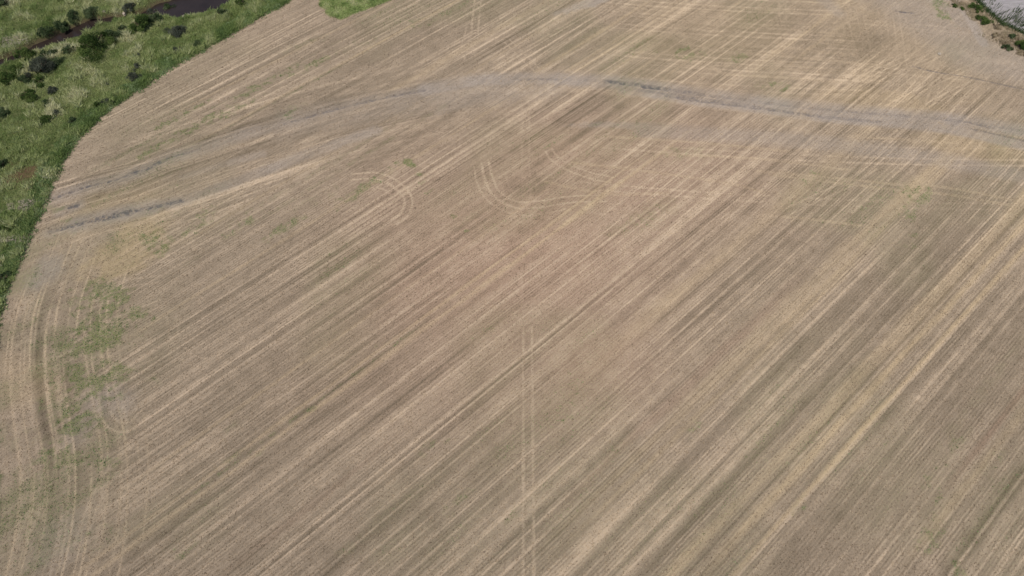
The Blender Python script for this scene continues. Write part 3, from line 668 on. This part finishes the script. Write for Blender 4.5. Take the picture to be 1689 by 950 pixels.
# bright strip far up
N = 60000
sx = rng.uniform(-75, -10, N); sy = rng.uniform(150, 200, N); k = lookup(gp, sx, sy) > .4; sx, sy = sx[k], sy[k]
g = blades('grass_strip', sx, sy, np.full(len(sx), .4), .08, .12+.8*vnoise(sx, sy, 1.8, 521), m_grass, per=3)
tag(g, 'bright green grass strip at the far top of the field', 'grass', kind='stuff')

# reeds on the pale flat, dry clumps on the bank
sx = rng.uniform(100, 156, 60000); sy = rng.uniform(140, 184, 60000)
bk = lookup(BK, sx, sy)
dens = np.exp(-((bk-1.0)/1.6)**2)*.55+.10*np.exp(-((bk-5)/3)**2)+.14*sstep(.62, .8, vnoise(sx, sy, 5, 531))*(bk > 3)
dens = np.where(sx > P(1670, 5)[0], dens*1.3, dens)
k = (rng.random(60000) < dens) & (bk > -1); sx, sy = sx[k], sy[k]
g = blades('reeds', sx, sy, rng.uniform(.8, 1.7, len(sx)), .05, rng.uniform(.1, .8, len(sx)), m_reed, per=3, lean=.16, spread=.15)
tag(g, 'thin dark reeds standing on the pale grey flat in the upper right corner', 'reeds', kind='stuff')
sx = rng.uniform(92, 156, 60000); sy = rng.uniform(135, 184, 60000)
bk = lookup(BK, sx, sy); dens = np.exp(-((bk+3.6)/2.8)**2)*sstep(.45, .62, vnoise(sx, sy, 2.6, 541))
k = rng.random(60000) < dens*.7; sx, sy = sx[k], sy[k]
g = blades('dry_bank_grass', sx, sy, rng.uniform(.3, .8, len(sx)), .07, .35+.6*vnoise(sx, sy, 1.7, 542), m_dry, per=4, lean=.6)
tag(g, 'straw coloured dry grass along the top of the eroded right bank', 'dry grass', kind='stuff')

# ------------------------------------------------------------------ shrubs and trees
m_bark = None
b = NB('bark'); d_ = b.n('ShaderNodeBsdfDiffuse'); b.set(d_.inputs[0], b.mix(b.noise(b.n('ShaderNodeNewGeometry').outputs['Position'], 6, 3), srgb(58, 48, 40), srgb(112, 98, 84)))
b.t.links.new(d_.outputs[0], b.out.inputs[0]); m_bark = b.m
m_leafG = blade_mat('leaf_green', [(0, srgb(46, 62, 34)), (.5, srgb(78, 98, 52)), (1, srgb(132, 146, 86))])
m_leafO = blade_mat('leaf_olive', [(0, srgb(46, 60, 40)), (.5, srgb(78, 94, 62)), (1, srgb(124, 134, 98))])
m_leafK = blade_mat('leaf_grey', [(0, srgb(62, 66, 58)), (.5, srgb(88, 94, 80)), (1, srgb(132, 134, 116))])
m_leafT = blade_mat('leaf_straw', [(0, srgb(118, 104, 82)), (.5, srgb(164, 148, 122)), (1, srgb(202, 188, 160))])

def tube(path, r0, r1, sides=5):
    V_, F_ = [], []
    path = [Vector(p) for p in path]; n = len(path)
    for i, p in enumerate(path):
        t = (path[min(i+1, n-1)]-path[max(i-1, 0)]).normalized()
        a = t.orthogonal().normalized(); c2 = t.cross(a); r = r0+(r1-r0)*i/(n-1)
        for k in range(sides):
            an = 2*math.pi*k/sides; V_.append(p+a*math.cos(an)*r+c2*math.sin(an)*r)
    for i in range(n-1):
        for k in range(sides):
            F_.append((i*sides+k, i*sides+(k+1) % sides, (i+1)*sides+(k+1) % sides, (i+1)*sides+k))
    return V_, F_

def shrub(px, py, r, h, kind, name, label, cat, group, dens=1.0, squash=1.0):
    # the photo pixel marks the middle of the crown
    if 1 <= r < 2.1 and kind != 'T': r *= 1.2; h *= 1.4
    cx, cy = P(px, py, h*.5); z0 = float(lookup(Zr, cx, cy))
    root = bpy.data.objects.new(name, None); col.objects.link(root); root.location = (cx, cy, z0-.05)
    root.rotation_euler = (0, 0, 0)
    tag(root, label, cat, group)
    rs = np.random.default_rng(int(px*31+py*7)+5)
    # stems
    SV, SF = [], []
    ns = 3 if r < 1.4 else 6; tips = []
    for k in range(ns):
        a = rs.uniform(0, 2*math.pi); rr = r*rs.uniform(.3, .75)
        tip = Vector((math.cos(a)*rr, math.sin(a)*rr*squash, h*rs.uniform(.55, .85)))
        mid_ = Vector((tip.x*.35+rs.normal(0, .06*r), tip.y*.35+rs.normal(0, .06*r), tip.z*.55))
        v_, f_ = tube([(0, 0, -.15), mid_, tip], .035*r+.03, .012*r+.01)
        o_ = len(SV); SV += v_; SF += [tuple(q+o_ for q in f) for f in f_]; tips.append(tip)
        if r > 1.4:
            for q in range(2):
                a2 = a+rs.uniform(-1, 1); t2 = mid_+Vector((math.cos(a2)*r*.4, math.sin(a2)*r*.4, h*.25))
                v_, f_ = tube([mid_, t2], .02*r+.015, .01); o_ = len(SV); SV += v_; SF += [tuple(z_+o_ for z_ in f) for f in f_]
    new_mesh('trunk' if r >= 2.2 else 'stems', [tuple(v) for v in SV], SF, m_bark, root)
    # crown of leaf clumps
    nl = int((7+5*r)); lob = []
    for k in range(nl):
        a = rs.uniform(0, 2*math.pi); q = math.sqrt(rs.uniform(0, 1))
        q2 = q*(.78+.28*math.sin(2*a+px)+.2*math.sin(3*a+py)); lob.append((math.cos(a)*q2*r*.9, math.sin(a)*q2*r*.9*squash, h*(.22+.6*(1-q*q)*rs.uniform(.5, 1.2)), r*rs.uniform(.13, .38)))
    cnt = int(min(7500, (320+420*r*r)*dens*1.3)); per = max(8, cnt//nl)
    V_ = []; T_ = []
    for lx, ly, lz, lr in lob:
        d3 = rs.normal(0, 1, (per, 3)); d3 /= np.linalg.norm(d3, axis=1)[:, None]
        rad = lr*rs.uniform(.45, 1.12, per)[:, None]
        c3 = np.array([lx, ly, lz])+d3*rad*np.array([1, 1, .75]); c3[:, 2] = np.maximum(c3[:, 2], .05)
        s = (.07+.022*min(r, 3))*rs.uniform(.6, 1.4, per)
        u = rs.normal(0, 1, (per, 3)); u /= np.linalg.norm(u, axis=1)[:, None]
        w_ = np.cross(u, rs.normal(0, 1, (per, 3))); w_ /= np.linalg.norm(w_, axis=1)[:, None]
        if kind == 'K': u *= 1.8; w_ *= .45
        if kind == 'T': u = u*np.array([1, 1, 1.6])*1.4; w_ *= .5
        u *= s[:, None]; w_ *= (s*.8)[:, None]
        V_.append(np.stack([c3-u, c3+w_, c3+u, c3-w_], 1)); t0 = rs.uniform(.15, .8)
        T_.append(np.clip(t0+rs.normal(0, .14, per), 0, 1))
    V_ = np.concatenate(V_).reshape(-1, 3); T_ = np.concatenate(T_)
    mat = dict(G=m_leafG, O=m_leafO, K=m_leafK, T=m_leafT)[kind]
    o = new_mesh('crown', V_, np.arange(len(V_)).reshape(-1, 4), mat, root); add_attr(o, 'tone', np.repeat(T_, 4))
    return root

GR = 'shrubs in the riverside vegetation'
SH_L = [
 (150, 68, 4.9, 5.6, 'G', 'tree', 'largest bright green crown on the near bank just below the bend of the brown river', 'tree'),
 (184, 56, 2.4, 2.4, 'O', 'shrub', 'dull olive shrub touching the right side of the largest tree', 'shrub'),
 (232, 33, 3.5, 4.0, 'G', 'tree', 'rounded green tree between the narrow channel and the wide pool', 'tree'),
 (252, 28, 2.3, 2.0, 'O', 'shrub', 'dark olive shrub just right of the rounded green tree by the pool', 'shrub'),
 (291, 49, 2.9, 1.9, 'K', 'shrub', 'wide twiggy dark grey shrub alone in grass below the pool', 'shrub'),
 (293, 82, 1.4, 1.1, 'K', 'shrub', 'small dark grey shrub halfway between the wide grey shrub and field edge', 'shrub'),
 (324, 73, 1.4, 1.0, 'O', 'shrub', 'low grey green shrub right against the field edge', 'shrub'),
 (228, 90, .9, .8, 'K', 'shrub', 'topmost small dark shrub of the three in a column left of the field edge', 'shrub'),
 (225, 108, 1.1, .9, 'K', 'shrub', 'middle small dark shrub of the three in a column left of the field edge', 'shrub'),
 (220, 125, 1.6, 1.1, 'K', 'shrub', 'lowest and widest dark shrub of the three in a column near the field edge', 'shrub'),
 (176, 136, .9, .7, 'K', 'shrub', 'tiny dark shrub in open grass left of the column of three', 'shrub'),
 (178, 167, 1.4, 1.0, 'K', 'shrub', 'purplish grey shrub close to the curving field edge', 'shrub'),
 (157, 172, 1.0, .9, 'G', 'shrub', 'small green shrub left of the purplish grey shrub', 'shrub'),
 (364, 19, 1.6, 1.4, 'O', 'shrub', 'dark shrub at the lower right shore of the wide pool', 'shrub'),
 (398, 4, 1.3, 1.7, 'G', 'shrub', 'deep green upright shrub at the top of the frame near the field edge', 'shrub'),
 (47, 155, 2.4, 1.7, 'G', 'shrub', 'broad dark green shrub in the grass left of a small grey one', 'shrub'),
 (85, 146, 1.4, 1.1, 'K', 'shrub', 'grey shrub right of the broad dark green one', 'shrub'),
 (73, 167, 1.0, .9, 'O', 'shrub', 'small olive shrub just below the broad dark green one', 'shrub'),
 (4, 184, 1.5, 1.4, 'O', 'shrub', 'dark round shrub cut by the left frame edge above the dry patch', 'shrub'),
 (75, 194, 1.6, 1.2, 'G', 'shrub', 'dark green shrub in the middle of the lower grass', 'shrub'),
 (91, 184, 1.1, .9, 'K', 'shrub', 'small grey shrub touching the dark green one in the lower grass', 'shrub'),
 (117, 198, 1.1, 1.0, 'O', 'shrub', 'olive shrub with pale tips halfway to the field edge', 'shrub'),
 (61, 130, 2.3, 1.9, 'G', 'shrub', 'dark green shrub at the foot of the grey thicket', 'shrub'),
 (40, 86, 2.7, 2.6, 'G', 'tree', 'green tree leaning over the narrow river at left', 'tree'),
 (62, 108, 3.9, 3.8, 'K', 'tree', 'largest grey green crown in the middle of the left thicket', 'tree'),
 (24, 112, 2.5, 2.2, 'G', 'tree', 'bright green tree on the river side of the left thicket', 'tree'),
 (88, 100, 2.2, 2.0, 'O', 'shrub', 'olive shrub on the right flank of the grey thicket', 'shrub'),
 (10, 126, 2.4, 1.9, 'G', 'shrub', 'dark green shrub cut by the left frame edge below the river', 'shrub'),
 (38, 130, 2.2, 1.9, 'O', 'shrub', 'olive shrub at the lower left of the grey thicket', 'shrub'),
 (76, 88, 1.8, 1.6, 'O', 'shrub', 'dull shrub at the waterline between thicket and river', 'shrub'),
 (112, 80, 1.6, 1.2, 'O', 'shrub', 'low olive shrub below the river left of the largest tree', 'shrub'),
 (97, 37, 2.4, 2.2, 'O', 'shrub', 'dark shrub overhanging the far bank of the narrow river', 'shrub'),
 (117, 24, 2.2, 1.9, 'O', 'shrub', 'dark shrub behind the far bank up from the overhanging one', 'shrub'),
 (70, 50, 1.8, 1.5, 'O', 'shrub', 'low shrub on the far bank at the left of the overhanging one', 'shrub'),
 (150, 16, 2.0, 1.4, 'O', 'shrub', 'olive shrub at the top between far bank and frame edge', 'shrub'),
 (186, 26, 1.5, 1.0, 'G', 'shrub', 'light green shrub on the islet in the narrow channel', 'shrub'),
 (212, 10, 2.2, 1.6, 'K', 'shrub', 'grey shrub at the top above the narrow channel', 'shrub'),
 (244, 7, 2.2, 1.6, 'K', 'shrub', 'grey shrub at the left end of the wide pool', 'shrub'),
 (272, 1, 2.2, 1.6, 'O', 'shrub', 'olive shrub on the far shore of the wide pool', 'shrub'),
 (3, 4, 2.4, 2.2, 'O', 'shrub', 'dark shrub in the top left corner of the frame', 'shrub'),
 (0, 268, 1.3, 1.1, 'O', 'shrub', 'black green shrub on the left frame edge beside the brown patch', 'shrub'),
 (5, 458, 1.4, .9, 'O', 'shrub', 'low dark shrub at the narrow end of the green margin at left', 'shrub'),
 (8, 375, 1.5, .9, 'G', 'shrub', 'green shrub at left between the two pale brush heaps', 'shrub'),
 (200, 45, 1.2, .9, 'O', 'shrub', 'small olive shrub by the channel between the two green trees', 'shrub')]
for px, py, r, h, kd, nm, lb, ct in SH_L: shrub(px, py, r, h, kd, nm, lb, ct, GR if ct == 'shrub' else 'trees by the river')
GB = 'shrubs on the right bank'
for px, py, r, h, kd, lb in [
 (1612, 13, 2.1, 1.1, 'G', 'green shrub at the top end of the right bank'),
 (1624, 33, 1.6, .9, 'G', 'yellow green shrub sloping down the right bank'),
 (1667, 63, 1.0, .9, 'O', 'small dark shrub among the dry clumps on the right bank'),
 (1684, 76, 1.8, 1.2, 'G', 'bright green shrub at the right frame edge'),
 (1660, 78, 1.3, .8, 'O', 'dull shrub under the dry clumps on the right bank'),
 (1575, 8, .9, .6, 'G', 'tiny green shrub on the grey dirt at the top'),
 (1588, 14, .8, .6, 'G', 'tiny green shrub beside the dirt path to the bank')]:
    shrub(px, py, r, h, kd, 'shrub', lb, 'shrub', GB)
for px, py, r, h, lb in [
 (1645, 46, 1.5, .9, 'pale straw clump highest on the eroded right bank'),
 (1640, 58, 1.3, .8, 'pale straw clump left of the small dark bank shrub'),
 (1656, 70, 1.4, .9, 'pale straw clump just below the small dark bank shrub'),
 (1676, 68, 1.3, .8, 'pale straw clump above the bright green shrub at the right edge'),
 (1682, 86, 1.5, .6, 'brownish straw clump lowest at the right frame edge')]:
    shrub(px, py, r, h, 'T', 'grass_clump', lb, 'grass clump', 'dry clumps on the right bank', .8)

# ------------------------------------------------------------------ stones and dead brush
b = NB('stone'); d_ = b.n('ShaderNodeBsdfDiffuse'); b.set(d_.inputs[0], b.mix(b.noise(b.n('ShaderNodeNewGeometry').outputs['Position'], 3, 4), srgb(130, 118, 104), srgb(188, 176, 160)))
b.t.links.new(d_.outputs[0], b.out.inputs[0]); m_stone = b.m
import bmesh
def rock(px, py, r, label, cat='stone', z=None, group='stones on the river shore', flatn=.6):
    bm = bmesh.new(); bmesh.ops.create_icosphere(bm, subdivisions=3, radius=1.0)
    rs = random.Random(int(px*13+py)); ph = [rs.uniform(0, 6) for _ in range(6)]
    for v in bm.verts:
        c_ = v.co; k_ = 1+.18*math.sin(3*c_.x+ph[0])+.16*math.sin(4*c_.y+ph[1])+.14*math.sin(5*c_.z+ph[2])+.07*math.sin(11*c_.x+9*c_.y+ph[3])
        v.co = Vector((c_.x*k_*r*1.25, c_.y*k_*r*.85, c_.z*k_*r*flatn))
    me = bpy.data.meshes.new('stone'); bm.to_mesh(me); bm.free(); me.materials.append(m_stone)
    cx, cy = P(px, py, -.4 if z is None else z); o = bpy.data.objects.new('stone', me); col.objects.link(o)
    o.location = (cx, cy, float(lookup(Zr, cx, cy))+r*.22); o.rotation_euler = (0, 0, rs.uniform(0, 6))
    tag(o, label, cat, group)
rock(205, 22, .55, 'pinkish stone on the channel bank left of the rounded green tree')
rock(271, 19, .75, 'long pale stone at the left tip of the wide pool')
rock(260, 26, .6, 'pale stone just below the long one at the pool tip')
rock(312, 24, .7, 'pale stone on the lower shore of the wide pool')
rock(303, 27, .5, 'smaller stone left of the one on the lower pool shore')
rock(172, 21, .45, 'small pale stone at the head of the islet')
rock(118, 34, .5, 'pale stone on the far bank below the dark shrubs')
rock(90, 56, .5, 'grey stone at the waterline of the narrow river')
rock(1549, 89, .42, 'single whitish stone lying on the dry ground at upper right', z=0, group='stones on the dry ground')
b = NB('dead_wood'); d_ = b.n('ShaderNodeBsdfDiffuse'); d_.inputs[0].default_value = srgb(172, 160, 142); b.t.links.new(d_.outputs[0], b.out.inputs[0]); m_dead = b.m
def brush(px, py, r, label, n=60, sq=.5):
    rs = random.Random(int(px+py)); cx, cy = P(px, py); SV, SF = [], []
    z0 = float(lookup(Zr, cx, cy))
    for k in range(n):
        a = rs.uniform(0, 6.28); q = r*math.sqrt(rs.random()); x = math.cos(a)*q; y = math.sin(a)*q*sq; d2 = rs.uniform(0, 6.28); L = rs.uniform(.4, 1.1)
        z = rs.uniform(.25, .8)
        p0 = (x, y, z); p1 = (x+math.cos(d2)*L*.5, y+math.sin(d2)*L*.5, z+rs.uniform(.0, .25)); p2 = (x+math.cos(d2+.4)*L, y+math.sin(d2+.4)*L, z+rs.uniform(-.1, .3))
        v_, f_ = tube([p0, p1, p2], .045, .02, 4); o_ = len(SV); SV += v_; SF += [tuple(z_+o_ for z_ in f) for f in f_]
    o = new_mesh('dead_branches', [tuple(v) for v in SV], SF, m_dead); o.location = (cx, cy, z0); tag(o, label, 'dead branches', 'dead brush at the field edge')
brush(40, 341, 3.6, 'bleached dead branches where the dirt track reaches the field edge', 120)
brush(24, 397, 3.4, 'bleached dead branches in a thin line lower down the green margin', 70, .25)
brush(26, 68, 3.6, 'pale dead branches on the far bank of the narrow river', 90)
